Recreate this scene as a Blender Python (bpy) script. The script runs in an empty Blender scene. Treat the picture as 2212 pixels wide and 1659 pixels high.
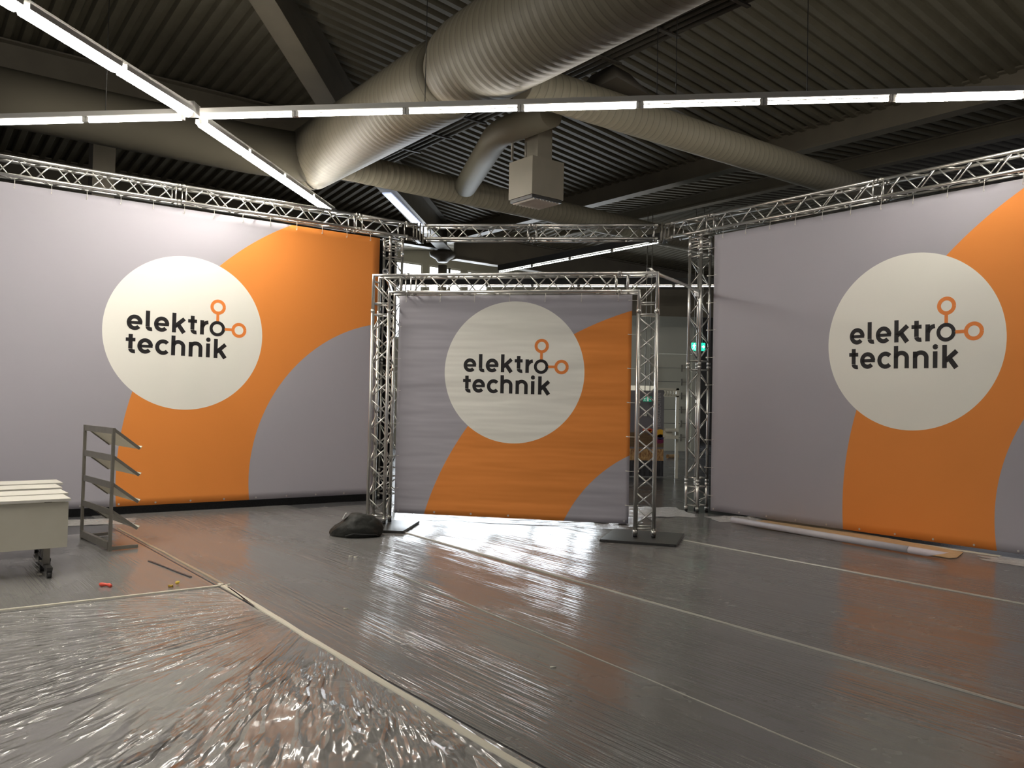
import bpy, bmesh, math, random
from mathutils import Vector, Matrix, noise
random.seed(7)
SC = bpy.context.scene
COL = SC.collection
# ------------------------------------------------------------------ camera
W, H, F = 2212, 1659, 1782.2
CH = 1.739
PITCH, ROLL = math.radians(1.4411), math.radians(1.2016)
_r = Vector((1, 0, 0)); _d = Vector((0, math.cos(PITCH), math.sin(PITCH))); _u = Vector((0, -math.sin(PITCH), math.cos(PITCH)))
_r2 = _r*math.cos(ROLL)+_u*math.sin(ROLL); _u2 = -_r*math.sin(ROLL)+_u*math.cos(ROLL)
cam = bpy.data.cameras.new('camera'); cam.lens = 36*F/W; cam.sensor_width = 36; cam.clip_end = 300
co = bpy.data.objects.new('camera', cam); COL.objects.link(co)
m3 = Matrix((_r2, _u2, -_d)).transposed()
co.matrix_world = Matrix.Translation((0, 0, CH)) @ m3.to_4x4()
SC.camera = co
# ------------------------------------------------------------------ world, exposure
wd = bpy.data.worlds.new('world'); SC.world = wd; wd.use_nodes = True
wd.node_tree.nodes['Background'].inputs[0].default_value = (.95, .93, 1, 1)
wd.node_tree.nodes['Background'].inputs[1].default_value = .19
SC.view_settings.view_transform = 'Standard'; SC.view_settings.look = 'None'
SC.view_settings.gamma = 1; SC.view_settings.use_curve_mapping = False
SC.view_settings.exposure = 0.42
TUBE_E = 22.0      # strip light tubes
WIN_E = 9.0        # daylight in the far windows

def at(x, y, z):
    "the place where the sight line of photo pixel x, y is z metres high"
    v = _d+_r2*((x-W/2)/F)-_u2*((y-H/2)/F)
    return Vector((0, 0, CH))+v*((z-CH)/v.z)
def up(p, z): return Vector((p[0], p[1], z))

# ------------------------------------------------------------------ materials
def mat(name, col=(.5, .5, .5), rough=.5, metal=0, spec=.5, emit=None, es=1.0):
    m = bpy.data.materials.new(name); m.use_nodes = True
    b = m.node_tree.nodes['Principled BSDF']
    b.inputs['Base Color'].default_value = (*col, 1); b.inputs['Roughness'].default_value = rough
    b.inputs['Metallic'].default_value = metal; b.inputs['Specular IOR Level'].default_value = spec
    if emit: b.inputs['Emission Color'].default_value = (*emit, 1); b.inputs['Emission Strength'].default_value = es
    return m
class NT:
    def __init__(s, m): s.t = m.node_tree; s.b = s.t.nodes.get('Principled BSDF')
    def n(s, ty, **k):
        x = s.t.nodes.new(ty)
        for a, v in k.items(): setattr(x, a, v)
        return x
    def l(s, a, b): s.t.links.new(a, b)
    def mth(s, op, a, b=None, c=None):
        x = s.n('ShaderNodeMath', operation=op)
        for i, v in enumerate((a, b, c)):
            if v is None: continue
            if isinstance(v, (int, float)): x.inputs[i].default_value = v
            else: s.l(v, x.inputs[i])
        return x.outputs[0]
    def obj(s, scale=(1, 1, 1)):
        tc = s.n('ShaderNodeTexCoord'); mp = s.n('ShaderNodeMapping'); mp.inputs['Scale'].default_value = scale
        s.l(tc.outputs['Object'], mp.inputs[0]); return mp.outputs[0]
    def noise(s, vec, sc=5, det=3, rough=.5, dist=0):
        x = s.n('ShaderNodeTexNoise'); x.inputs['Scale'].default_value = sc; x.inputs['Detail'].default_value = det
        x.inputs['Roughness'].default_value = rough; x.inputs['Distortion'].default_value = dist
        s.l(vec, x.inputs['Vector']); return x.outputs[0]
    def ramp(s, v, stops):
        r = s.n('ShaderNodeValToRGB'); e = r.color_ramp.elements
        while len(e) < len(stops): e.new(.5)
        for q, (p, c) in zip(e, stops): q.position = p; q.color = (*c, 1) if len(c) == 3 else c
        s.l(v, r.inputs[0]); return r.outputs[0]
    def bump(s, h, strength=.3, dist=.01, normal_in=None):
        x = s.n('ShaderNodeBump'); x.inputs['Strength'].default_value = strength; x.inputs['Distance'].default_value = dist
        s.l(h, x.inputs['Height']); return x.outputs[0]
    def mixc(s, f, a, b):
        x = s.n('ShaderNodeMix', data_type='RGBA')
        if isinstance(f, (int, float)): x.inputs[0].default_value = f
        else: s.l(f, x.inputs[0])
        for i, v in ((6, a), (7, b)):
            if isinstance(v, tuple): x.inputs[i].default_value = (*v, 1)
            else: s.l(v, x.inputs[i])
        return x.outputs[2]
def noisy(name, c0, c1, scale, rough, bump=.1, metal=0, vec=(1, 1, 1), spec=.5, bd=.005):
    m = mat(name, c0, rough, metal, spec); t = NT(m)
    n = t.noise(t.obj(vec), scale, 4)
    t.l(t.ramp(n, [(.3, c0), (.7, c1)]), t.b.inputs['Base Color'])
    if bump: t.l(t.bump(n, bump, bd), t.b.inputs['Normal'])
    return m
ALU = noisy('aluminium', (.60, .59, .555), (.63, .62, .585), 3, .30, 0, .9)
STEELW = noisy('light_metal', (.62, .60, .54), (.68, .66, .60), 12, .4, .03, .3)
BLACKR = mat('black_rubber', (.012, .012, .012), .6)
BLACKST = noisy('black_steel', (.022, .022, .02), (.032, .031, .028), 6, .36, .08)
MOLTON = noisy('black_molton', (.006, .006, .006), (.011, .011, .012), 40, .95, .2, spec=.1)
DECK = noisy('roof_deck_paint', (.108, .095, .066), (.128, .113, .079), 3, .62, .02, spec=.3)
BEAMP = noisy('beam_paint', (.125, .108, .078), (.15, .13, .093), 2, .5, .02)
WALLP = noisy('wall_paint', (.40, .38, .31), (.46, .44, .36), .8, .7, .02)
WHITEP = noisy('white_laminate', (.62, .60, .53), (.66, .64, .57), 5, .35, .01)
GREYM = noisy('grey_metal', (.20, .185, .155), (.235, .22, .185), 9, .4, .03, .4)
SHELF = noisy('shelf_metal', (.66, .63, .53), (.72, .69, .58), 9, .45, .02)
CARD = noisy('cardboard', (.50, .33, .17), (.58, .40, .22), 14, .8, .15)
TUBE = mat('lit_tube', (1, 1, 1), .4, emit=(1, .945, .86), es=TUBE_E)
TUBED = mat('lit_tube_wide', (1, 1, 1), .4, emit=(1, .94, .84), es=78)
TUBEF = mat('lit_tube_far', (1, 1, 1), .4, emit=(.93, 1, .93), es=9)
HOUS = mat('luminaire_housing', (.30, .29, .27), .45)
DAY = mat('daylight_pane', (1, 1, 1), .4, emit=(.86, .93, 1), es=WIN_E)
DAYS = mat('roof_light_pane', (1, 1, 1), .4, emit=(.62, .72, 1), es=.62)
INK = mat('black_ink', (.014, .012, .013), .55, spec=.3)
INKO = mat('orange_ink', (.74, .22, .045), .55, spec=.3)
FABW = (.78, .765, .70)
FABG = (.365, .35, .385)
FABO = (.74, .25, .05)
TAPE = mat('cream_tape', (.58, .55, .45), .4)
def duct_mat(name, pitch):
    m = mat(name, (.125, .111, .08), .55, spec=.3); t = NT(m)
    tc = t.n('ShaderNodeTexCoord'); sp = t.n('ShaderNodeSeparateXYZ'); t.l(tc.outputs['UV'], sp.inputs[0])
    fr = t.mth('FRACT', t.mth('MULTIPLY', sp.outputs[0], 1/pitch))
    d = t.mth('ABSOLUTE', t.mth('SUBTRACT', fr, .5))
    line = t.mth('GREATER_THAN', d, .44)
    t.l(t.mixc(t.mth('MULTIPLY', line, .55), (.125, .111, .08), (.055, .049, .036)), t.b.inputs['Base Color'])
    t.l(t.bump(t.mth('MULTIPLY', t.mth('SMOOTH_MIN', d, .44, .1), 1.), .5, .02), t.b.inputs['Normal'])
    return m
DUCT = duct_mat('spiral_duct_paint', .13); DUCT2 = duct_mat('spiral_duct_paint_lit', .13)  # second one is a lit copy: brighter light on thin ducts put into colour
for _n in DUCT2.node_tree.nodes:
    if _n.type == 'MIX': _n.inputs[6].default_value = (.25, .225, .165, 1); _n.inputs[7].default_value = (.12, .105, .078, 1)
# floor
FLOORM = mat('grey_floor', (.07, .07, .075), .24, spec=.55)
t = NT(FLOORM); n1 = t.noise(t.obj((1, 1, 1)), 1.1, 5, .6); n2 = t.noise(t.obj((1, 1, 1)), 60, 2)
t.l(t.ramp(n1, [(.3, (.062, .062, .066)), (.7, (.085, .084, .086))]), t.b.inputs['Base Color'])
t.l(t.ramp(n1, [(.3, (.2,)*3), (.7, (.3,)*3)]), t.b.inputs['Roughness'])
t.l(t.bump(n2, .02, .002), t.b.inputs['Normal'])

def film_mat(name, kind):
    m = bpy.data.materials.new(name); m.use_nodes = True; t = NT(m); nt = m.node_tree
    nt.nodes.remove(t.b); out = nt.nodes['Material Output']
    gl = t.n('ShaderNodeBsdfGlossy'); tr = t.n('ShaderNodeBsdfTransparent'); df = t.n('ShaderNodeBsdfDiffuse')
    df.inputs[0].default_value = (.78, .76, .72, 1); gl.inputs[0].default_value = (1, 1, 1, 1)
    fr = t.n('ShaderNodeFresnel'); fr.inputs[0].default_value = 1.45
    tr.inputs[0].default_value = (.95, .95, .95, 1)
    if kind == 'strip':      # long drawn streaks along the roll (local x)
        a = t.noise(t.obj((.22, 5.5, 1)), 2.2, 3, .55, .3)
        b = t.noise(t.obj((.5, 16, 1)), 2.0, 2, .6)
        mask = t.ramp(t.noise(t.obj((.22, .9, 1)), 1.3, 3), [(.42, (0, 0, 0)), (.66, (1, 1, 1))])
        h = t.mth('ADD', t.mth('MULTIPLY', a, .55), t.mth('MULTIPLY', t.mth('MULTIPLY', b, mask), 3.2))
        bn = t.bump(h, .34, .02); gl.inputs['Roughness'].default_value = .17; veil, gain = .18, .85
    elif kind == 'fan':      # folds fanning out of the pulled corner (local origin)
        tc = t.n('ShaderNodeTexCoord'); sp = t.n('ShaderNodeSeparateXYZ'); t.l(tc.outputs['Object'], sp.inputs[0])
        ang = t.mth('ARCTAN2', sp.outputs[1], sp.outputs[0])
        rr = t.mth('SQRT', t.mth('ADD', t.mth('MULTIPLY', sp.outputs[0], sp.outputs[0]), t.mth('MULTIPLY', sp.outputs[1], sp.outputs[1])))
        cb = t.n('ShaderNodeCombineXYZ'); t.l(t.mth('MULTIPLY', ang, 7.5), cb.inputs[0]); t.l(t.mth('MULTIPLY', rr, .55), cb.inputs[1])
        a = t.noise(cb.outputs[0], 2.1, 3, .5, .25)
        cb2 = t.n('ShaderNodeCombineXYZ'); t.l(t.mth('MULTIPLY', ang, 19), cb2.inputs[0]); t.l(t.mth('MULTIPLY', rr, 1.6), cb2.inputs[1])
        b = t.noise(cb2.outputs[0], 2.2, 2, .5, .2)
        h = t.mth('ADD', t.ramp(a, [(.40, (0, 0, 0)), (.53, (1, 1, 1)), (.60, (.1,)*3), (.75, (.7,)*3)]), t.mth('MULTIPLY', b, .5))
        msk = t.ramp(t.noise(t.obj((1, 1, 1)), .9, 3), [(.36, (.12,)*3), (.6, (1, 1, 1))])
        sm = t.mth('SMOOTH_MIN', t.mth('MAXIMUM', t.mth('MULTIPLY', t.mth('SUBTRACT', rr, .45), .9), 0), 1, .2)
        bn = t.bump(t.mth('MULTIPLY', t.mth('MULTIPLY', h, msk), sm), 1.15, .022); gl.inputs['Roughness'].default_value = .15; veil, gain = .27, .95
    else:                    # loose crumpled film
        a = t.noise(t.obj((1, 1, 1)), 9, 6, .65, 1.2); b = t.noise(t.obj((.6, 3, 1)), 5, 4, .6, .5)
        bn = t.bump(t.mth('ADD', a, b), .9, .05); gl.inputs['Roughness'].default_value = .2; veil, gain = (.42 if kind == 'crumple' else .8), 1.6
    t.l(bn, gl.inputs['Normal']); t.l(bn, df.inputs['Normal']); t.l(bn, fr.inputs['Normal'])
    fac = t.mth('MINIMUM', t.mth('MULTIPLY', fr.outputs[0], gain), .95)
    m1 = t.n('ShaderNodeMixShader'); m1.inputs[0].default_value = veil; t.l(tr.outputs[0], m1.inputs[1]); t.l(df.outputs[0], m1.inputs[2])
    m2 = t.n('ShaderNodeMixShader'); t.l(fac, m2.inputs[0]); t.l(m1.outputs[0], m2.inputs[1]); t.l(gl.outputs[0], m2.inputs[2])
    t.l(m2.outputs[0], out.inputs[0]); return m
FILM_S = film_mat('clear_film', 'strip'); FILM_F = film_mat('clear_film_folded', 'fan'); FILM_C = film_mat('clear_film_crumpled', 'crumple'); FILM_W = film_mat('clear_film_glare', 'glare')  # last one is the crumpled film again, its bright glare put into a white veil

def banner_mat(name, disc, outer, inner, wob):
    m = mat(name, FABG, .62, spec=.25); t = NT(m)
    tc = t.n('ShaderNodeTexCoord'); sp = t.n('ShaderNodeSeparateXYZ'); t.l(tc.outputs['Object'], sp.inputs[0])
    def inside(c):
        dx = t.mth('SUBTRACT', sp.outputs[0], c[0]); dz = t.mth('SUBTRACT', sp.outputs[2], c[1])
        return t.mth('LESS_THAN', t.mth('ADD', t.mth('MULTIPLY', dx, dx), t.mth('MULTIPLY', dz, dz)), c[2]**2)
    ring = t.mth('MULTIPLY', inside(outer), t.mth('SUBTRACT', 1, inside(inner)))
    c = t.mixc(ring, FABG, FABO); c = t.mixc(inside(disc), c, FABW)
    t.l(c, t.b.inputs['Base Color'])
    n = t.noise(t.obj((.35, 1, 2.6)), 1.6, 2, .45); w = t.noise(t.obj((1, 1, 1)), 220, 2)
    t.l(t.bump(t.mth('ADD', t.mth('MULTIPLY', n, wob), t.mth('MULTIPLY', w, .004)), .8, .05), t.b.inputs['Normal'])
    return m

# ------------------------------------------------------------------ mesh helpers
def obj(name, bm, m, parent=None, smooth=False, loc=None):
    me = bpy.data.meshes.new(name); bm.normal_update(); bm.to_mesh(me); bm.free()
    if m: me.materials.append(m)
    if smooth:
        for p in me.polygons: p.use_smooth = True
    o = bpy.data.objects.new(name, me); COL.objects.link(o)
    if parent: o.parent = parent
    if loc is not None: o.location = loc
    return o
def tag(o, label, cat, group=None):
    o['label'] = label; o['category'] = cat
    if group: o['group'] = group
    return o
def thing(name, label, cat, loc=(0, 0, 0), rz=0, group=None):
    o = bpy.data.objects.new(name, None); COL.objects.link(o); o.location = loc; o.rotation_euler = (0, 0, rz)
    o.empty_display_size = .1
    return tag(o, label, cat, group)
def struct(o): o['kind'] = 'structure'; return o
def bx(bm, x0, x1, y0, y1, z0, z1, M=None):
    vs = [bm.verts.new((x, y, z)) for x in (x0, x1) for y in (y0, y1) for z in (z0, z1)]
    if M: 
        for v in vs: v.co = M @ v.co
    for q in ((0, 1, 3, 2), (4, 6, 7, 5), (0, 4, 5, 1), (2, 3, 7, 6), (0, 2, 6, 4), (1, 5, 7, 3)):
        bm.faces.new([vs[i] for i in q])
    return vs
def frame(p0, p1, upv=Vector((0, 0, 1))):
    "matrix whose x runs p0 -> p1, z near upv"
    x = (Vector(p1)-Vector(p0)).normalized(); y = upv.cross(x)
    if y.length < 1e-4: y = Vector((0, 1, 0)).cross(x)
    y.normalize(); z = x.cross(y)
    return Matrix.Translation(p0) @ Matrix((x, y, z)).transposed().to_4x4()
def tube(bm, pts, r, n=10, cap=True, uv=False, radii=None):
    pts = [Vector(p) for p in pts]; rings = []; dist = 0; dists = []
    prev = None
    for i, p in enumerate(pts):
        a = pts[max(i-1, 0)]; b = pts[min(i+1, len(pts)-1)]; d = (b-a).normalized()
        if prev is None:
            ref = Vector((0, 0, 1)) if abs(d.z) < .9 else Vector((0, 1, 0)); u = ref.cross(d).normalized()
        else: u = (prev-d*prev.dot(d)).normalized()
        prev = u; v = d.cross(u)
        if i: dist += (p-pts[i-1]).length
        dists.append(dist); rad = radii[i] if radii else r
        rings.append([bm.verts.new(p+(u*math.cos(2*math.pi*k/n)+v*math.sin(2*math.pi*k/n))*rad) for k in range(n)])
    ul = bm.loops.layers.uv.verify() if uv else None
    for i in range(len(rings)-1):
        for k in range(n):
            f = bm.faces.new((rings[i][k], rings[i][(k+1) % n], rings[i+1][(k+1) % n], rings[i+1][k])); f.smooth = True
            if uv:
                for lp, (dd, kk) in zip(f.loops, ((dists[i], k), (dists[i], k+1), (dists[i+1], k+1), (dists[i+1], k))): lp[ul].uv = (dd, kk/n)
    if cap:
        bm.faces.new(rings[0][::-1]); bm.faces.new(rings[-1])
def B(): return bmesh.new()
def box_obj(name, x0, x1, y0, y1, z0, z1, m, parent=None, M=None):
    b = B(); bx(b, x0, x1, y0, y1, z0, z1, M); return obj(name, b, m, parent)
def tube_obj(name, pts, r, m, parent=None, n=10): b = B(); tube(b, pts, r, n); return obj(name, b, m, parent)
def poly_obj(name, pts, z0, z1, m, parent=None):
    b = B(); lo = [b.verts.new((p[0], p[1], z0)) for p in pts]; hi = [b.verts.new((p[0], p[1], z1)) for p in pts]
    b.faces.new(lo[::-1]); b.faces.new(hi); n = len(pts)
    for i in range(n): b.faces.new((lo[i], lo[(i+1) % n], hi[(i+1) % n], hi[i]))
    bmesh.ops.recalc_face_normals(b, faces=b.faces)
    return obj(name, b, m, parent)

# ------------------------------------------------------------------ main directions and planes
E1 = Vector((.616, -.788, 0)); E3 = Vector((-.788, -.616, 0)); C1 = Vector((-2.25, 27.2, 0))
def ab(a, b, z=0): return C1+E1*a+E3*b+Vector((0, 0, z))
class Plane:
    def __init__(s, az, x, y):
        s.dir = Vector((math.sin(az), math.cos(az), 0)); s.o = Vector((x, y, 0)); s.rz = math.atan2(s.dir.y, s.dir.x)
        s.n = Vector((s.dir.y, -s.dir.x, 0))      # towards the camera side when dir runs left to right
    def p(s, t, z=0, off=0): return s.o+s.dir*t+s.n*off+Vector((0, 0, z))
PL = Plane(math.radians(54.0405), -2.4069, 14.6318)
PR = Plane(math.radians(141.8652), 3.3471, 13.7763)
PG = Plane(math.radians(100.9038), -2.0115, 11.578)     # front face of the gate
TZ = 4.855

# ------------------------------------------------------------------ setting
b = B(); bx(b, -32, 42, -12, 62, -.2, 0); struct(obj('floor', b, FLOORM))
def deck(name, kind, n0, n1, lim):
    "corrugated roof facet; kind tells which quarter around the column it covers"
    b = B(); pitch = .28; prof = [(0, 0), (.11, 0), (.15, .085), (.24, .085), (.28, 0)]
    prev = None; i = n0
    SL = .112
    def zz(t): return 7.45+SL*t
    while i < n1:
        base = i*pitch
        for (dx, dz) in prof[:-1]:
            w = base+dx
            t1 = max(min(w, lim), .001)
            if kind == 'A': q = (ab(w, 0, zz(0)+dz), ab(w, t1, zz(t1)+dz))
            elif kind == 'B': q = (ab(0, w, zz(0)+dz), ab(t1, w, zz(t1)+dz))
            elif kind == 'C': q = (ab(w, 0, zz(0)+dz), ab(w, -t1, zz(t1)+dz))
            elif kind == 'D': q = (ab(0, -w, zz(0)+dz), ab(t1, -w, zz(t1)+dz))
            elif kind == 'E': q = (ab(0, -w, zz(0)+dz), ab(-t1, -w, zz(t1)+dz))
            elif kind == 'G': q = (ab(-w, 0, zz(0)+dz), ab(-w, -t1, zz(t1)+dz))
            else: q = (ab(-14, w, zz(0)+dz), ab(0, w, zz(0)+dz))
            cur = [b.verts.new(v) for v in q]
            if prev: b.faces.new((prev[0], prev[1], cur[1], cur[0]))
            prev = cur
        i += 1
    return struct(obj(name, b, DECK))
deck('ceiling', 'A', 0, 150, 24); deck('ceiling', 'B', 0, 110, 24); deck('ceiling', 'C', 0, 120, 14)
deck('ceiling', 'D', 0, 90, 14); deck('ceiling', 'E', 0, 90, 14); deck('ceiling', 'G', 0, 60, 14); deck('ceiling', 'F', 0, 110, 14)

def beam(name, pts_bottom, depth, width, fl, label, m=BEAMP, flm=None):
    "steel beam: web plate and flanges following a list of bottom points"
    r = thing(name, label, 'beam', pts_bottom[0])
    inv = Matrix.Translation(-Vector(pts_bottom[0]))
    for part, w, z0, z1, mm in (('web', width*.5, 0, depth, m), ('flange', fl, -.015, .025, flm or m), ('flange', fl, depth-.03, depth, m)):
        b = B()
        for p, q in zip(pts_bottom[:-1], pts_bottom[1:]):
            M = inv @ frame(p, q); L = (Vector(q)-Vector(p)).length
            bx(b, 0, L, -w/2, w/2, z0, z1, M)
        obj(part, b, mm, r)
    return r
beam('roof_beam', [ab(0, 0, 7.06), ab(34, 0, 7.06)], .46, .14, .3, 'deep roof beam rising from behind the far truss to the right edge, nearer of two')
beam('roof_beam', [ab(1.5, -3.5, 7.5), ab(34, -3.5, 7.5)], .34, .12, .24, 'shallower roof beam behind and parallel to the deep one, above the right truss')
beam('roof_beam', [ab(0, -.3, 6.55), ab(0, -26, 6.55)], .9, .14, .35, 'deep roof beam running down to the right behind the far strip lights')
beam('roof_beam', [ab(0, .3, 6.8), ab(0, 30, 6.8)], .7, .14, .3, 'roof beam running left from the distant round column')
beam('roof_beam', [ab(5.6, 6.2, 6.85), ab(5.6, 34, 6.85)], 1.2, .16, .4, 'very deep roof beam in shade behind the crossing of the strip lights')
hd = (E1+E3).normalized()
def hp(s, z): return C1+hd*s+Vector((0, 0, z))
beam('hip_beam', [hp(8.6, 7.0), hp(11.6, 7.42), hp(14.5, 7.96), hp(16.2, 8.15), hp(24, 8.8)], .82, .16, .42, 'sloping hip beam coming down from the top edge to the big duct')
beam('hip_beam', [hp(.2, 6.75), hp(4.5, 6.84), hp(8.4, 6.95)], .82, .16, .42, 'sloping hip beam behind the ducts with a bright roof light along it')
r = thing('roof_light', 'narrow bluish daylight strip along the hip beam behind the left truss corner', 'skylight', hp(6, 6.8))
for s0, s1 in ((3.95, 7.3), (2.9, 3.65), (1.4, 2.6)):
    f = frame(hp(s0, 6.83), hp(s1, 6.87)); b = B(); bx(b, 0, s1-s0, -.12, .10, -.06, -.03, Matrix.Translation(-Vector(hp(6, 6.8))) @ f); obj('pane', b, DAYS, r)
# columns
r = thing('column', 'distant round column with spreading head in front of the bright windows', 'column', C1+Vector((-.13, 0, 0)))
tube_obj('shaft', [(0, 0, 0), (0, 0, 6.3)], .15, BEAMP, r, 16)
b = B(); tube(b, [(0, 0, 6.4), (0, 0, 6.5), (0, 0, 6.6), (0, 0, 6.72)], .2, 16, radii=[.16, .24, .42, .45]); obj('column_head', b, BEAMP, r)
tube_obj('drain_pipe', [(.24, -.1, 0), (.24, -.1, 6.2)], .04, GREYM, r)
pc = at(222, 300, 6.8); r = thing('column', 'square shaded column above the left truss below the deep beam', 'column', up(pc, 0), math.atan2(E1.y, E1.x))
box_obj('shaft', -.2, .2, -.2, .2, 0, 6.84, BEAMP, r)

# back wall with high windows (az 52 line)
WB0 = at(930, 572, 7.14); WD = -E3
def wb(t, z, off=0): return up(WB0, 0)+WD*t+Vector((-WD.y, WD.x, 0))*off+Vector((0, 0, z))
rzb = math.atan2(WD.y, WD.x)
def wallbox(b, t0, t1, z0, z1, o0=0, o1=.25): bx(b, t0, t1, o0, o1, z0, z1)
b = B(); wins = [(-2.15, -.35, 4.15), (-.08, 1.5, 4.15), (1.75, 1.95+.85, 4.15)]
wb_root = lambda o: (setattr(o, 'location', up(WB0, 0)), setattr(o, 'rotation_euler', (0, 0, rzb)))
edges = [-20, -2.15, -.35, -.08, 1.5, 1.75, 2.8, 13.0]
for i in range(0, 7):
    t0, t1 = edges[i], edges[i+1]
    if i in (1, 3, 5): wallbox(b, t0, t1, 3.2, 4.15); wallbox(b, t0, t1, 7.14, 9.2)
    else: wallbox(b, t0, t1, 3.2, 9.2)
wallbox(b, -20, -1.25, 0, 3.2); wallbox(b, 10.9, 13, 0, 3.2); wallbox(b, -1.25, 10.9, 0, .35)
for q in (1.1, 3.5, 5.9, 8.3): wallbox(b, q-.1, q+.1, .35, 3.2)
o = struct(obj('wall_back', b, WALLP)); wb_root(o)
for i, (t0, t1) in enumerate(((-2.15, -.35), (-.08, 1.5), (1.75, 2.8))):
    for j, (z0, z1) in enumerate(((4.15, 7.14),)):
        b = B()
        for q in ((t0, t1, z0, z0+.08), (t0, t1, z1-.08, z1), (t0, t0+.07, z0, z1), (t1-.07, t1, z0, z1)): bx(b, q[0], q[1], .02, .12, q[2], q[3])
        w = struct(obj('window_%d' % (i+1), b, WHITEP)); wb_root(w)
        b = B(); bx(b, t0+.06, t1-.06, .13, .15, z0+.06, z1-.06); obj('pane', b, DAY, w)
for i, (t0, t1) in enumerate(((-1.25, 1.0), (1.2, 3.4), (3.6, 5.8), (6.0, 8.2), (8.4, 10.9))):
    b = B()
    for q in ((t0, t1, .35, .43), (t0, t1, 3.12, 3.2), (t0, t0+.07, .35, 3.2), (t1-.07, t1, .35, 3.2)): bx(b, q[0], q[1], .02, .12, q[2], q[3])
    w = struct(obj('window_%d' % (i+4), b, WHITEP)); wb_root(w)
    b = B(); bx(b, t0+.06, t1-.06, .13, .15, .42, 3.14); obj('pane', b, DAY, w)
# hall wall on the right, sectional door
P0 = at(1362, 972, 0); P1 = at(1492, 975, 0); P0 = Vector((P0.x, P0.y, 0)); P1 = Vector((P1.x, P1.y, 0))
dv = (P1-P0).normalized(); rzp = math.atan2(dv.y, dv.x); PW = (P1-P0).length
b = B(); bx(b, -1.2, -.15+.9, 0, .2, 0, 6.25); bx(b, .75, PW, 0, .2, 3.95, 6.25); bx(b, PW, PW+.3, 0, .2, 0, 6.25)
o = struct(obj('wall_right', b, noisy('partition_paint', (.46, .45, .38), (.50, .49, .41), 1, .6, .01))); o.location = P0; o.rotation_euler = (0, 0, rzp)
b = B()
for k in range(7): bx(b, .75, PW, .05+.01*(k % 2), .1, k*.565, k*.565+.545)
d = struct(obj('door_1', b, noisy('door_panel', (.50, .49, .40), (.54, .53, .44), 1, .5, .01))); d.location = P0; d.rotation_euler = (0, 0, rzp)
for k in range(1, 7):
    for x in (.95, 2.0): box_obj('hinge', x, x+.06, .01, .05, k*.565-.16, k*.565+.12, GREYM, d)
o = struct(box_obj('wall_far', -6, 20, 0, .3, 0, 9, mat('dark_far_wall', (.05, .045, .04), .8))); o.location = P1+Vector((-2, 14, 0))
# long pale fascia with a bright cable rail below the far roof
fz = at(1420, 620, 6.1)
r = thing('fascia_panel', 'wide plain fascia panel under the far roof right of the gate top', 'panel', up(fz, 5.2)+Vector((0, .5, 0)))
box_obj('sheet', -3.6, 6, 0, .1, -.1, .9, BEAMP, r)

# ------------------------------------------------------------------ ducts
def duct(name, pts, rad, label, m=DUCT, n=36, radii=None, cat='ventilation duct'):
    b = B(); tube(b, pts, rad, n, True, True, radii)
    if isinstance(label, str): return tag(obj(name, b, m), label, cat)
    return obj(name, b, m, label)
d1a = at(820, 255, 6.2); d1b = at(1110, 83, 6.2); dd = (d1b-d1a).normalized()
j = d1a+dd*2.15
DM = thing('ventilation_duct', 'thick spiral ventilation duct from the top centre down behind the left truss', 'ventilation duct')
DT = thing('ventilation_duct', 'thin spiral duct passing behind the pale air outlet box, with a bent branch', 'ventilation duct')
duct('duct_section', [j-dd*5.0, j-dd*.25, j, j+dd*.02], .55, DM, radii=[.56, .56, .5, .45])
duct('duct_section', [j-dd*.1, j+dd*.12, j+dd*.3, j+dd*.55, j+dd*9], .62, DM, radii=[.40, .50, .575, .61, .62])
d2a = at(850, 381, 6.2); d2b = at(1224, 463, 6.2); d2 = (d2b-d2a).normalized()
duct('duct_section', [d2a-d2*1.7, d2b+d2*11], .265, DT, DUCT2)
d3a = at(1200, 200, 6.2); d3b = at(1800, 390, 6.2); d3 = (d3b-d3a).normalized()
duct('ventilation_duct', [d3a-d3*.6, d3b+d3*5], .27, 'thin spiral duct from under the thickest duct down to the right truss', DUCT2)
q = [at(1190, 243, 6.2), at(1075, 290, 6.2), at(1040, 312, 6.1), at(1012, 385, 6.1), at(1003, 415, 6.15)]
q[2] = q[1]+(q[2]-q[1])*.6; e = up(at(1006, 402, 6.2), 6.2)
duct('duct_branch', [q[0], q[0].lerp(q[1], .9), q[1]+(e-q[1])*.06, q[1]+(e-q[1])*.14, e], .225, DT, mat('smooth_duct_paint', (.15, .134, .095), .6, spec=.3))
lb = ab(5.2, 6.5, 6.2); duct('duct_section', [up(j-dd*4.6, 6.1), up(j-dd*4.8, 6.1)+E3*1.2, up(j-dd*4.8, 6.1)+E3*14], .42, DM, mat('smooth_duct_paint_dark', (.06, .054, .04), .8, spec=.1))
b = B(); h0 = at(1322, 212, 6.45); tube(b, [h0, h0+Vector((-.02, .05, .38))], .5, 4, radii=[.62, .3]); tag(obj('duct_collar', b, mat('dark_hood', (.07, .06, .045), .6)), 'dark tapered collar above the thin duct where the four pipes pass', 'duct collar')
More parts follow.
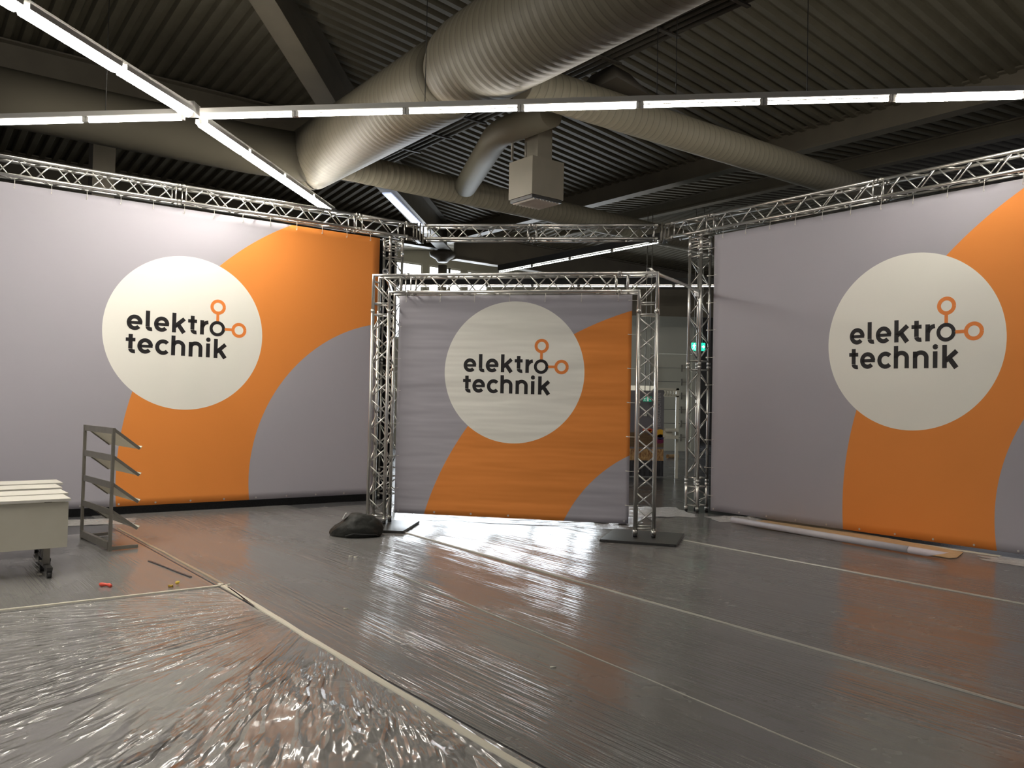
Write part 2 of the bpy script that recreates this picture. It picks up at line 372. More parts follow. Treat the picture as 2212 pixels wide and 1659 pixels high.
# pipes
DARKP = mat('dark_pipe_paint', (.045, .04, .03), .6, spec=.3)
pa = [at(1617, 0, 6.9), at(850, 347, 6.9)]; dp = (pa[0]-pa[1]).normalized(); side = Vector((dp.y, -dp.x, 0))
for k in range(4):
    o = side*(.13*k); b = B(); tube(b, [pa[1]-dp*1.5+o, pa[0]+dp*4+o], .035, 8)
    tag(obj('ceiling_pipe', b, DARKP), '%s of four thin dark parallel pipes under the roof' % ('topmost', 'second from the top', 'third from the top', 'lowest')[k], 'pipe', 'parallel pipes under the roof')
for k in range(9):
    p = pa[1]+dp*(1+1.15*k)+side*.19; b = B(); bx(b, -.03, .03, -.26, .26, -.06, -.035, Matrix.Translation(p) @ Matrix.Rotation(math.atan2(dp.y, dp.x), 4, 'Z'))
    tube(b, [p+Vector((0, 0, -.05)), p+Vector((0, 0, 1.2))], .006, 5)
    tag(obj('pipe_hanger', b, DARKP), 'thin hanger holding the four parallel ceiling pipes', 'hanger', 'hangers of the parallel pipes')
# heater box
bp = at(1150, 342, 5.7); bb = Vector((.25, 12.9, 0)); ang = math.atan2(-E3.y, -E3.x)
r = thing('air_outlet_box', 'pale square air outlet box with slats hanging under the ceiling', 'air outlet', up(bb, 5.02), ang)
OUTB = noisy('outlet_box_paint', (.165, .15, .112), (.19, .17, .13), 3, .5, .01)
box_obj('housing', 0, .66, 0, .60, .05, .66, OUTB, r)
box_obj('grille_frame', .02, .64, .02, .58, .0, .05, BLACKST, r)
for k in range(9):
    b = B(); M = Matrix.Translation((.06+.065*k, .03, .0)) @ Matrix.Rotation(math.radians(38), 4, 'Y'); bx(b, -.028, .028, 0, .54, -.004, .004, M); obj('slat', b, STEELW, r)
box_obj('supply_duct', .2, .50, .12, .46, .66, 1.75, OUTB, r)
tube_obj('water_pipe', [(-.02, .5, .68), (-.02, .5, 1.35), (.1, .6, 1.5)], .022, GREYM, r); tube_obj('water_pipe', [(.1, .3, .68), (.1, .3, .95)], .015, GREYM, r)

# ceiling cables that hold the strip lights
def rope(p, top, lab, grp):
    b = B(); tube(b, [p, up(p, top)], .006, 5); tag(obj('hanging_wire', b, BLACKST), lab, 'wire', grp)

TUBEG = mat('lit_tube_warm', (1, 1, 1), .4, emit=(1, .9, .78), es=26)
# ------------------------------------------------------------------ strip lights
def luminaire(p, q, label, group, wide=.021, m=TUBE, hw=.05, hh=.07, wd_=None):
    M = frame(p, q); L = (Vector(q)-Vector(p)).length
    r = thing('strip_light', label, 'strip light', p, 0, group); I = Matrix.Translation(-Vector(p)) @ M
    b = B(); bx(b, 0, L, -hw/2, hw/2, .055, .055+hh, I); obj('housing', b, HOUS if m in (TUBE, TUBED) else BLACKST, r)
    b = B(); bx(b, .04, L-.04, -wide-.02, wide+.02, .045, .055, I); obj('reflector', b, mat_refl, r)
    if wide > .05:
        for sg in (-1, 1): b = B(); y_ = sg*(wide+.022); bx(b, .04, L-.04, min(y_, y_-sg*.006), max(y_, y_-sg*.006), -.005, .055, I); obj('added_light_flap', b, HOUS, r)  # flaps added to keep the wide tubes' light off duct and ceiling
    b = B(); tube(b, [I @ Vector((.05, 0, 0)), I @ Vector((L-.05, 0, 0))], wide, 8); obj('tube', b, m, r)
    for x in (.025, L-.025): b = B(); bx(b, x-.02, x+.02, -.022, .022, -.02, .06, I); obj('lamp_holder', b, HOUS, r)
    return r
mat_refl = mat('white_reflector', (.8, .78, .74), .35)
HJ = [Vector((-4.36, 10.86, 5.45)), Vector((4.514, 9.685, 5.45))]
hdv = (HJ[1]-HJ[0]).normalized(); step = 1.479
ordn = ['farthest left', 'second from the left', 'first right of the crossing', 'second right of the crossing', 'third right of the crossing', 'fourth right of the crossing', 'fifth right of the crossing', 'sixth right of the crossing', 'rightmost']
X0 = HJ[0]
k0 = -2
for k in range(-2, 7):
    luminaire(X0+hdv*(step*k+(.16 if k == 0 else 0)), X0+hdv*(step*(k+1)-(.06 if k == -1 else 0)), 'white strip light in the long horizontal row, %s' % ordn[k+2], 'horizontal row of strip lights', *((.034, TUBED) if k in (6, ) else (.027, TUBE) if k in (-1, -2, 3) else ()))
luminaire(X0+hdv*(step*7), X0+hdv*(step*8), 'strip light of the horizontal row just outside the right edge', 'horizontal row of strip lights', .034, TUBED)
rope(X0+hdv*(9*.68)+Vector((0, 0, .12)), 7.9, 'thin wire holding the horizontal light row right of centre', 'suspension wires of the lights')
for t in (-1.2, 3.2, 6.35, 7.9): rope(X0+hdv*t+Vector((0, 0, .12)), 8.0, 'thin wire dropping from the roof to the horizontal light row', 'suspension wires of the lights')
D0 = Vector((-4.265, 11.0, 5.45)); D1 = Vector((-3.60, 16.25, 5.45)); ddv = (D1-D0).normalized(); stp = (D1-D0).length/4
for k in range(4):
    luminaire(D0+ddv*(stp*k), D0+ddv*(stp*(k+1)), 'bright strip light of the slanting row %s' % ('just beyond the crossing', 'second beyond the crossing', 'third beyond the crossing', 'at its far end over the left truss')[k], 'slanting row of strip lights', .07, TUBED)
ddn = Vector((D0.x-.0, D0.y-.33, 5.45)); dn = (at(60, 28, 5.45)-ddn).normalized(); 
for k in range(6):
    luminaire(ddn+dn*(1.45*(k+1)), ddn+dn*(1.45*k), 'glaring strip light of the slanting row %s' % ('just before the crossing', 'second before the crossing, upper left', 'at the upper left edge', 'overhead outside the picture, nearest', 'overhead outside the picture', 'behind the viewer')[k], 'slanting row of strip lights', .07, TUBED)
b = B(); bx(b, -.12, .12, -.12, .12, 0, .14, Matrix.Translation(Vector((-4.36, 10.83, 5.49)))); tag(obj('light_junction_box', b, HOUS), 'small junction box where the two light rows cross', 'junction box')
R3 = [Vector((-.45, 23.48, 5.5)), Vector((3.3, 18.65, 5.5))]; v3 = (R3[1]-R3[0]); s3 = v3/4
for k in range(4):
    luminaire(R3[0]+s3*k, R3[0]+s3*(k+1), 'distant strip light between gate and far truss, %s' % ('lowest and farthest', 'second from the far end', 'third from the far end', 'nearest at the far truss')[k], 'distant row of strip lights', .013, TUBEF, .07, .16)
R4 = [at(1150, 618.5, 5.5), at(1560, 618.5, 5.5)]; s4 = (R4[1]-R4[0])/4
for k in range(-5, 4):
    luminaire(R4[0]+s4*k, R4[0]+s4*(k+1), ('strip light of the far level row behind the gate top, %s' % ['farthest left in view', 'second of four in view', 'third of four in view', 'nearest the right tower'][k]) if k >= 0 else 'strip light of the far level row hidden behind the gate', 'far level row of strip lights', .012, TUBEG, .08, .2)

# ------------------------------------------------------------------ trusses
_brace = {}
def brace(parent, p, q, r=.010, name='brace'):
    p, q = Vector(p), Vector(q); L = (q-p).length; key = (round(L, 3), r)
    if key not in _brace:
        b = B(); tube(b, [(0, 0, 0), (L, 0, 0)], r, 8, True); o = obj(name, b, ALU, parent); _brace[key] = o.data
    else:
        o = bpy.data.objects.new(name, _brace[key]); COL.objects.link(o); o.parent = parent
    o.matrix_local = frame(p, q); return o
def square(parent, x, h=.12, name='end_brace', r=.011):
    c = [(x, -h, -h), (x, h, -h), (x, h, h), (x, -h, h)]
    for i in range(4): brace(parent, c[i], c[(i+1) % 4], r, name)
def truss(p0, p1, label, group=None, upv=Vector((0, 0, 1)), h=.12, cr=.025, phase=0, ends=True, faces=(0, 1, 2, 3), feet=False):
    "box truss section from p0 to p1: four chords, lattice braces on four faces, end frames"
    M = frame(p0, p1, upv); L = (Vector(p1)-Vector(p0)).length
    r = thing('truss_section', label, 'truss', group=group); r.matrix_world = M
    cs = [(-h, -h), (h, -h), (h, h), (-h, h)]
    for y, z in cs:
        c = tube_obj('chord', [(.004, y, z), (L-.004, y, z)], cr, ALU, r, 12)
    if ends:
        square(r, .075); square(r, L-.075)
        for y, z in cs:
            for x in (.03, L-.03): brace(r, (x-.022, y, z), (x+.022, y, z), cr+.006, 'coupler')
    n = max(2, int(round((L-.2)/.24))); st = (L-.2)/n
    for f in faces:
        a, bq = cs[f], cs[(f+1) % 4]
        for i in range(n):
            x0 = .1+i*st; x1 = x0+st
            s, e = (a, bq) if (i+f+phase) % 2 == 0 else (bq, a)
            brace(r, (x0+.012, *s), (x1-.012, *e))
    if feet:
        for y, z in cs: tube_obj('rubber_foot', [(-.035, y, z), (.004, y, z)], .027, BLACKR, r, 10)
    return r
# left and right long trusses
cutsL = [.5, -.48, -3.43, -6.4, -9.4]
labL = ['short end section of the left truss above its tower', 'section of the left truss above the orange ring', 'section of the left truss above the white disc', 'left truss section running out at the left edge']
for i in range(4): truss(PL.p(cutsL[i+1], TZ), PL.p(cutsL[i], TZ), labL[i], 'sections of the long left truss')
cutsR = [-.85, .0, 2.9, 5.9, 8.9]
labR = ['short end section of the right truss above its tower', 'section of the right truss above the grey field', 'section of the right truss above the white disc at the right edge', 'right truss section outside the picture']
for i in range(4): truss(PR.p(cutsR[i], TZ), PR.p(cutsR[i+1], TZ), labR[i], 'sections of the long right truss')
HL = PL.p(.78, TZ); HR = PR.p(-1.1, TZ); hv = (HR-HL).normalized()
mid = HL.lerp(HR, .47)
truss(HL+hv*.12, mid, 'far connecting truss section, left half, above the gate', 'sections of the far connecting truss')
truss(mid, HR-hv*.12, 'far connecting truss section, right half, in front of the thin duct', 'sections of the far connecting truss')
for c, lab, c2 in ((HL, 'dark hinge corner joining the left truss and the far connecting truss', PL.p(.5, TZ)), (HR, 'dark hinge corner joining the right truss and the far connecting truss', PR.p(-.85, TZ))):
    r = thing('truss_corner', lab, 'truss corner', c); r.rotation_euler = (0, 0, math.atan2(hv.y, hv.x))
    dl = (c2-c); 
    for y in (-.13, .13):
        for z in (-.13, .13): tube_obj('hinge_arm', [(0, y, z), Matrix.Rotation(-math.atan2(hv.y, hv.x), 3, 'Z') @ dl + Vector((0, y*.9, z*.92))], .022, GREYM, r)
    for x in (-.06, 0, .06):
        for y in (-.13, .13): tube_obj('post', [(x, y, -.16), (x, y, .16)], .014, GREYM, r)
    box_obj('hinge_plate', -.03, .03, -.15, .15, -.165, -.14, BLACKST, r)
# towers
def tower(c, rz, cuts, who, grp):
    for i, (z0, z1) in enumerate(zip(cuts[:-1], cuts[1:])):
        M = Matrix.Translation((c.x, c.y, z0)) @ Matrix.Rotation(rz, 4, 'Z')
        truss((c.x, c.y, z0), (c.x, c.y, z1), who[i], grp, upv=Matrix.Rotation(rz, 3, 'Z') @ Vector((1, 0, 0)), phase=i, feet=(i == 0))
tl = PL.p(.27); tr = PR.p(-.30)
tower(tl, PL.rz, [.035, .5, 2.47, 4.4, 4.70], ['lowest short section of the left truss tower behind the gate', 'lower long section of the left truss tower behind the gate', 'upper long section of the left truss tower beside the orange banner edge', 'top short piece of the left truss tower'], 'sections of the left truss tower')
tower(tr, PR.rz, [.035, .5, 2.47, 4.4, 4.70], ['lowest short section of the right truss tower standing on the film', 'lower long section of the right truss tower beside the right banner', 'upper long section of the right truss tower beside the right banner', 'top short piece of the right truss tower'], 'sections of the right truss tower')
# gate
def gp(s, z, off): return PG.p(s, z, -off)
GW, GT = 3.9965, 3.5465
C = .29
upg = Vector((0, 0, 1))
truss(gp(.5, GT-.145, .145), gp(GW-.5, GT-.145, .145), 'top section of the free-standing gate above the middle banner', 'truss parts of the gate')
truss(gp(.145, .075, .145), gp(.145, GT-.5, .145), 'left post of the free-standing gate', 'truss parts of the gate', upv=PG.dir, feet=True)
truss(gp(GW-.145, .075, .145), gp(GW-.145, GT-.5, .145), 'right post of the free-standing gate on its steel plate', 'truss parts of the gate', upv=PG.dir, feet=True, phase=1)
for sgn, s0, lab in ((1, 0, 'upper left corner piece of the free-standing gate'), (-1, GW, 'upper right corner piece of the free-standing gate')):
    o0 = gp(s0, GT, 0); r = thing('truss_corner', lab, 'truss corner', o0, PG.rz, 'truss parts of the gate')
    for y in (.025, .265):
        tube_obj('chord', [(sgn*.025, y, -.5), (sgn*.025, y, -.025), (sgn*.5, y, -.025)], .025, ALU, r, 12)
        tube_obj('chord', [(sgn*.265, y, -.5), (sgn*.265, y, -.265), (sgn*.5, y, -.265)], .025, ALU, r, 12)
        brace(r, (sgn*.265, y, -.40), (sgn*.025, y, -.14)); brace(r, (sgn*.14, y, -.025), (sgn*.42, y, -.265))
        brace(r, (sgn*.42, y, -.025), (sgn*.42, y, -.265), .011, 'end_brace'); brace(r, (sgn*.025, y, -.42), (sgn*.265, y, -.42), .011, 'end_brace')
    for (x, z) in ((.42, -.025), (.42, -.265), (.025, -.42), (.265, -.42), (.1, -.025), (.025, -.1)): brace(r, (sgn*x, .025, z), (sgn*x, .265, z), .011, 'end_brace')
# steel base plates
P_ = [at(1306, 1171, .02), at(1314, 1143, .02), at(1466, 1150, .02), at(1475, 1183, .02)]
rc = gp(GW-.145, 0, .145)
def plate(c, rz, lx, ly, lab):
    r = thing('base_plate', lab, 'base plate', up(c, 0), rz); b = B(); bx(b, -lx/2, lx/2, -ly/2, ly/2, .006, .036)
    bmesh.ops.bevel(b, geom=b.edges[:], offset=.006, segments=2, affect='EDGES'); obj('plate', b, BLACKST, r)
    for x in (-lx/2+.06, lx/2-.06): box_obj('lug', x-.03, x+.03, -ly/2-.012, -ly/2+.02, .006, .022, BLACKST, r)
pcen = (P_[0]+P_[1]+P_[2]+P_[3])/4; ev = (P_[3]-P_[0])
plate(pcen, math.atan2(ev.y, ev.x)+.0, ev.length*1.0, 1.0, 'black steel base plate under the right gate post')
qa = at(871, 1150, .02); qb = at(909, 1126, .02); ev2 = (qb-qa).normalized(); pr = Vector((ev2.y, -ev2.x, 0))
cc = qa+ev2*.5-pr*.47; plate(cc, math.atan2(pr.y, pr.x), .94, 1.0, 'black steel base plate under the left gate post beside the bag')
# slanting tube from gate to tower, coupler rings
r = thing('bracing_tube', 'slanting aluminium tube from the gate top to the right truss tower', 'tube', at(1400, 583, 3.62))
pe = tr+Vector((0, 0, 3.72)); ps = Vector(r.location)
b = B(); tube(b, [(0, 0, 0), pe-ps+Vector((-.05, -.17, 0))], .027, 14, True); obj('pipe', b, ALU, r)
for f in (.04, .93):
    q0 = (pe-ps)*f; b = B(); tube(b, [q0-(pe-ps).normalized()*.03, q0+(pe-ps).normalized()*.03], .04, 14); bx(b, -.03, .03, -.03, .03, -.09, -.03, Matrix.Translation(q0)); obj('coupler', b, ALU, r)
b = B(); d_ = (pe-ps).normalized(); tube(b, [-d_*.012, -d_*.010], .022, 12); obj('hole_shade_disc', b, BLACKR, r)  # black disc on the closed tube end, painting the shade inside the hole
r = thing('bracing_tube', 'tube end with coupler on the upper left gate corner, running to the left tower', 'tube', at(832, 586, 3.62))
ps = Vector(r.location); pe = tl+Vector((0, 0, 3.7)); tube_obj('pipe', [(0, 0, 0), pe-ps+Vector((.02, -.2, 0))], .027, ALU, r, 14)
b = B(); d_ = (pe-ps).normalized(); tube(b, [d_*.02, d_*.08], .042, 14); bx(b, -.03, .03, 0, .06, -.1, -.03); obj('coupler', b, ALU, r)
b = B(); tube(b, [-d_*.012, -d_*.010], .022, 12); obj('hole_shade_disc', b, BLACKR, r)  # same black disc for the shaded hole of this tube

# ------------------------------------------------------------------ banners with lettering
def stroke_poly(b, pts, w, closed=False, y=0):
    if len(pts) == 2: pts = [(pts[0][0]+(pts[1][0]-pts[0][0])*i/8, pts[0][1]+(pts[1][1]-pts[0][1])*i/8) for i in range(9)]
    n = len(pts); L = []; R = []
    for i, p in enumerate(pts):
        a = pts[i-1] if (i or closed) else pts[i]; c = pts[(i+1) % n] if (i < n-1 or closed) else pts[i]
        dx, dz = c[0]-a[0], c[1]-a[1]; l = math.hypot(dx, dz) or 1; nx, nz = -dz/l*w/2, dx/l*w/2
        L.append(b.verts.new((p[0]+nx, y(p[0]+nx, p[1]+nz), p[1]+nz))); R.append(b.verts.new((p[0]-nx, y(p[0]-nx, p[1]-nz), p[1]-nz)))
    for i in range(n if closed else n-1):
        k = (i+1) % n; b.faces.new((L[i], R[i], R[k], L[k]))
def arc(cx, cy, rx, ry, a0, a1, n=28): return [(cx+rx*math.cos(math.radians(a0+(a1-a0)*i/n)), cy+ry*math.sin(math.radians(a0+(a1-a0)*i/n))) for i in range(n+1)]
def logo_letters():
    "list of (ink, points, width, closed) in print units, y up, origin at disc centre; disc radius 739"
    S = []; ox, oy = 837, 803
    def P(x, y): return (x-ox, oy-y)
    def ln(*p, w=37): S.append((0, [P(*q) for q in p], w, False))
    def ar(cx, cy, rx, ry, a0, a1, w=37, ink=0): 
        c = P(cx, cy); S.append((ink, arc(c[0], c[1], rx, ry, a0, a1), w, False))
    def ee(cx, cy): ar(cx, cy, 50, 54, 0, 318); ln((cx-52, cy+2), (cx+66, cy+2), w=27)
    ee(371, 735); ee(609, 735); ee(469, 950)
    def ell(x, y0, y1): ln((x, y0), (x, y1-42)); c = P(x+32, y1-40); S.append((0, arc(c[0], c[1], 32, 24, 180, 285, 14), 36, False))
    ell(485, 617, 806)
    def kk(x, y0, y1, jx): ln((x, y0), (x, y1)); ln((x+8, (y0+y1)/2+36), (x+94, y0+52), w=38); ln((x+36, (y0+y1)/2+14), (x+92, y1), w=40)
    kk(721, 617, 805, 0); kk(1117, 842, 1030, 0)
    def tt(x, y0, yb, y1): ell(x, y0, y1); ln((x-42, yb), (x+42, yb), w=33)
    tt(890, 633, 684, 808); tt(341, 845, 896, 1022)
    ln((981, 668), (981, 808)); c = P(1045, 745); S.append((0, arc(c[0], c[1], 62, 60, 172, 95, 14), 36, False))
    ar(627, 952, 52, 55, 42, 318)
    def hh(x, y0, y1): ln((x, y0), (x, y1)); c = P(x+46, y1-88); S.append((0, arc(c[0], c[1], 46, 42, 180, 0, 20), 37, False)); ln((x+92, y1-90), (x+92, y1))
    hh(719, 835, 1025); hh(880, 888, 1028)
    ln((1043, 892), (1043, 1028)); S.append((0, arc(*P(1044, 855), 11, 11, 0, 360, 20), 22, False))
    S.append((0, arc(*P(1127, 741), 60, 60, 0, 360, 40), 31, False))
    S.append((1, arc(*P(1129, 528), 59, 59, 0, 360, 40), 31, False)); S.append((2, arc(*P(1339, 743), 59, 59, 0, 360, 40), 31, False))
    S.append((1, [P(1128, 598), P(1128, 668)], 28, False)); S.append((2, [P(1198, 742), P(1270, 742)], 28, False))
    return S
def banner(P, s0, s1, z0, z1, off, disc, outer, inner, label, wob, back=True, sag=0):
    o = P.p(s0, 0, off); r = thing('banner', label, 'banner', o, P.rz)
    w = s1-s0; b = B(); nx, nz = 60, 40; g = {}
    for i in range(nx+1):
        for k in range(nz+1):
            x = w*i/nx; z = z0+(z1-z0)*k/nz
            g[i, k] = b.verts.new((x, sag*noise.noise((x*.5, 0, z*2.4)), z))
    for i in range(nx):
        for k in range(nz): b.faces.new((g[i, k], g[i+1, k], g[i+1, k+1], g[i, k+1]))
    o = obj('printed_cloth', b, banner_mat('print_'+label[:12], (disc[0]-s0, disc[1], disc[2]), (outer[0]-s0, outer[1], outer[2]), (inner[0]-s0, inner[1], inner[2]), wob), r, True)
    md = o.modifiers.new('thickness', 'SOLIDIFY'); md.thickness = .003; md.offset = 1
    sc = disc[2]/739
    ysurf = lambda x, z: sag*noise.noise((x*.5, 0, z*2.4))-.0045
    for ink, nm, m in ((0, 'black_lettering', INK), (1, 'orange_ring_mark', INKO), (2, 'orange_ring_mark', INKO)):
        b = B()
        for i_, pts, wdt, cl in logo_letters():
            if i_ == ink: stroke_poly(b, [(disc[0]-s0+p[0]*sc, disc[1]+p[1]*sc) for p in pts], wdt*sc, cl, ysurf)
        bmesh.ops.recalc_face_normals(b, faces=b.faces); obj(nm, b, m, r)
    n = int(w/.5)
    for i in range(n+1):
        x = .06+(w-.12)*i/n; tube_obj('eyelet', [(x, -.007, z0+.035), (x, .001, z0+.035)], .014, ALU, r)
    return r
Lb = banner(PL, -9.3, 0, .1187, 4.654, 0, (-3.2565, 2.7413, 1.1838), (.435, .51, 4.628), (.484, .453, 2.713), 'large left banner with orange ring and white disc logo', .10)
Rb = banner(PR, 0, 8.8, .049, 4.654, 0, (3.3079, 2.7087, 1.204), (7.181, .395, 4.830), (6.976, .439, 2.5915), 'large right banner with orange ring and white disc logo', .10)
PGB = Plane(1.7611036766741186, -1.9641945428187264, 11.823500478248159)
Gb = banner(PGB, .335, 3.635, .172, 3.262, 0, (2.0178, 2.1903, .9865), (4.854, -1.027, 4.252), (4.504, -.617, 1.916), 'smaller middle banner hung in the free-standing gate', .85, sag=.010)
# black molton behind the big banners
b = B(); bx(b, -9.3, .42, .155, .165, 0, 4.66); o = obj('backing_cloth', b, MOLTON); o.location = PL.p(0); o.rotation_euler = (0, 0, PL.rz); tag(o, 'black cloth behind the left banner showing as a dark skirt on the floor', 'cloth')
b = B(); bx(b, -.05, 8.8, .155, .165, .06, 4.66); o = obj('backing_cloth', b, MOLTON); o.location = PR.p(0); o.rotation_euler = (0, 0, PR.rz); tag(o, 'black cloth behind the right banner showing at its left edge', 'cloth')
b = B(); bx(b, -9.3, -.02, -.004, .10, 0, .1150); o = obj('skirt_board', b, MOLTON); o.location = PL.p(0); o.rotation_euler = (0, 0, PL.rz); tag(o, 'black skirt strip along the floor under the left banner', 'skirt')

# ties
def tie_mesh():
    b = B(); tube(b, [(-.05, -.03, 0), (.10, .0, .0)], .0035, 6); bmesh.ops.create_uvsphere(b, u_segments=8, v_segments=6, radius=.015, matrix=Matrix.Translation((.11, 0, 0)))
    tube(b, [(-.05, -.03, 0), (-.055, -.012, .006), (-.03, .0, .004)], .0035, 6); return b
TIEM = mat('white_tie', (.72, .7, .62), .5); tie_me = None
def tie(p, rz, vertical, label, group):
    global tie_me
    if tie_me is None:
        o = obj('banner_tie', tie_mesh(), TIEM); tie_me = o.data
    else: o = bpy.data.objects.new('banner_tie', tie_me); COL.objects.link(o)
    M = Matrix.Translation(p) @ Matrix.Rotation(rz, 4, 'Z')
    if vertical: M = M @ Matrix.Rotation(-math.pi/2, 4, 'Y')
    o.matrix_world = M; tag(o, label, 'banner tie', group)
for k in range(7):
    z = .42+k*.46
    tie(PGB.p(3.64, z, .012), PGB.rz, False, 'white ball tie on the right edge of the middle banner', 'right edge ties of the middle banner')
    tie(PGB.p(.33, z+.1, .012), PGB.rz+math.pi, False, 'white ball tie on the left edge of the middle banner', 'left edge ties of the middle banner')
for k in range(7): tie(PGB.p(.45+k*.5, 3.22, .015), PGB.rz, True, 'white ball tie along the top of the middle banner', 'top ties of the middle banner')
for k in range(10): tie(PR.p(-.005, .3+k*.46, .02), PR.rz+math.pi, False, 'white ball tie on the left edge of the right banner', 'left edge ties of the right banner')
for k in range(11): tie(PR.p(.2+k*.45, 4.63, .02), PR.rz, True, 'white tie along the top edge of the right banner', 'top ties of the right banner')
for k in range(14): tie(PL.p(-.2-k*.45, 4.63, .02), PL.rz, True, 'white tie along the top edge of the left banner', 'top ties of the left banner')

# ------------------------------------------------------------------ floor film and tape
NV = Vector((.788, .616, 0))       # across the strips
def sheet(n0, n1, a0, a1, z, m, label, name='protective_film', org=None, rz=None, curl=.0):
    "film strip between offsets n0..n1 across and a0..a1 along E1"
    rz = math.atan2(E1.y, E1.x); o_ = NV*n0
    b = B(); nx, ny = 60, 14; g = {}
    for i in range(nx+1):
        for j in range(ny+1):
            x = a0+(a1-a0)*i/nx; y = (n1-n0)*j/ny
            g[i, j] = b.verts.new((x, y, z+.003*max(0, noise.noise((x*.6, y*3, n0)))))
    for i in range(nx):
        for j in range(ny): b.faces.new((g[i, j], g[i+1, j], g[i+1, j+1], g[i, j+1]))
    o = obj(name, b, m, None, True, o_); o.rotation_euler = (0, 0, rz); return tag(o, label, 'protective film')
def along(p): return p.dot(E1)
A2 = along(at(490, 1268, 0))
sheet(2.62, 5.52, -13.2, 7, .004, FILM_S, 'clear film strip right of the cream tape, running under the gate')
sheet(5.52, 8.5, -12.5, 7, .004, FILM_S, 'clear film strip in the right foreground between two tape lines')
sheet(8.5, 11.05, -9.3, 7, .004, FILM_S, 'clear film strip along the right banner')
sheet(-.4, 2.60, -11.5, A2-.02, .004, FILM_S, 'clear film strip between the shelf rack and the folded corner')
sheet(-3.4, -.42, -9.5, A2-.02, .004, FILM_S, 'clear film strip under the white tables')
# folded foreground sheet, origin at the pulled corner of the folds
fo = at(735, 1290, 0); 
b = B(); N = 110; g = {}
rz1 = math.atan2(E1.y, E1.x); M1 = Matrix.Rotation(rz1, 4, 'Z')
for i in range(N+1):
    for j_ in range(N+1):
        a = A2+6.6*i/N; n = 2.60-6.6*j_/N; w = E1*a+NV*n-fo
        rr = math.hypot(w.x, w.y); th = math.atan2(w.y, w.x)
        hgt = .010*max(0, noise.noise((th*12, rr*.5, 3)))*min(1, max(0, rr-.6)/1.2)
        edge = min(1, i/4, j_/4)
        g[i, j_] = b.verts.new((w.x, w.y, .006+hgt*edge))
for i in range(N):
    for j_ in range(N): b.faces.new((g[i, j_], g[i+1, j_], g[i+1, j_+1], g[i, j_+1]))
bmesh.ops.recalc_face_normals(b, faces=b.faces)
tag(obj('protective_film', b, FILM_F, None, True, up(fo, 0)), 'crinkled clear film sheet in the left foreground with fanning folds', 'protective film')
def strip(p, q, w, m, label, z=.012, name='floor_tape', cat='tape', wob=.004):
    p, q = up(p, 0), up(q, 0); d = (q-p); L = d.length; d.normalize(); n = Vector((-d.y, d.x, 0)); k = int(L/.12)+2
    b = B(); g = []
    for i in range(k+1):
        t = L*i/k; c = p+d*t+n*(wob*noise.noise((t*1.7, p.x, 1)))*2; ww = w*(1+.25*noise.noise((t*3, p.y, 7)))
        g.append([b.verts.new((*(c+n*s*ww/2).xy, zz)) for s, zz in ((-1, .004), (-.8, z), (.8, z), (1, .004))])
    for i in range(k):
        for j_ in range(3): b.faces.new((g[i][j_], g[i][j_+1], g[i+1][j_+1], g[i+1][j_]))
    bmesh.ops.recalc_face_normals(b, faces=b.faces)
    return tag(obj(name, b, m), label, cat)
TAPE2 = mat('pale_seam', (.36, .345, .30), .3)
c1 = at(475, 1262, 0); c2 = at(1130, 1660, 0)
strip(c1, c1+(c2-c1)*1.5, .052, TAPE, 'wide cream tape running from the film corner to the bottom edge')
strip(at(497, 1264, 0), at(497, 1264, 0)+(at(0, 1320, 0)-at(497, 1264, 0))*1.4, .036, TAPE, 'cream tape line from the film corner to the left edge')
strip(at(255, 1142, 0), at(480, 1262, 0), .035, mat('tan_seam', (.30, .24, .17), .35), 'tan tape line running from the shelf rack to the film corner')
strip(at(872, 1150, 0), at(872, 1150, 0)+(at(2212, 1532, 0)-at(872, 1150, 0))*1.15, .028, TAPE2, 'long pale tape seam from the left gate plate to the right edge')
strip(at(1478, 1168, 0), at(1478, 1168, 0)+(at(2212, 1306, 0)-at(1478, 1168, 0))*1.2, .042, TAPE2, 'pale tape seam from the right gate plate toward the right edge')
strip(at(850, 1238, 0), at(1633, 1568, 0)+(at(1633, 1568, 0)-at(850, 1238, 0))*.2, .009, TAPE2, 'thin pale fold line across the middle of the floor', .008)
DK = mat('dark_tape', (.03, .03, .035), .35)
strip(at(492, 1270, 0), at(548, 1312, 0), .018, DK, 'short black fold at the film corner beside the cream tape')
strip(at(322, 1213, 0), at(412, 1248, 0), .026, DK, 'dark tape piece on the film between rack and film corner')
# loose film heaps
def crumple(c, rx, ry, hmax, label, seed, rz=0, m=FILM_C, name='loose_film', cat='film heap'):
    b = B(); n = 36; g = {}
    for i in range(n+1):
        for j_ in range(n+1):
            u, v = 2*i/n-1, 2*j_/n-1; rr = min(1, math.hypot(u, v)*.9)
            h = hmax*(1-rr**2)*(.35+.9*abs(noise.noise((u*4+seed, v*4, seed)))+.4*abs(noise.noise((u*11, v*11+seed, 2))))
            g[i, j_] = b.verts.new((rx*u*(1+.12*noise.noise((v*3, seed, 0))), ry*v*(1+.15*noise.noise((u*3, seed, 5))), .006+max(0, h)))
    for i in range(n):
        for j_ in range(n): b.faces.new((g[i, j_], g[i+1, j_], g[i+1, j_+1], g[i, j_+1]))
    o = obj(name, b, m, None, False, up(c, 0)); o.rotation_euler = (0, 0, rz); return tag(o, label, cat)
crumple(at(1405, 1106, 0), .62, .62, .03, 'wide piece of loose film on the floor between gate and right tower', 3.3, .1, FILM_W)
crumple(PR.p(-.1)+Vector((.35, -.75, 0)), .45, .30, .05, 'bunched loose film in front of the right truss tower', 8.1, .15, FILM_W)
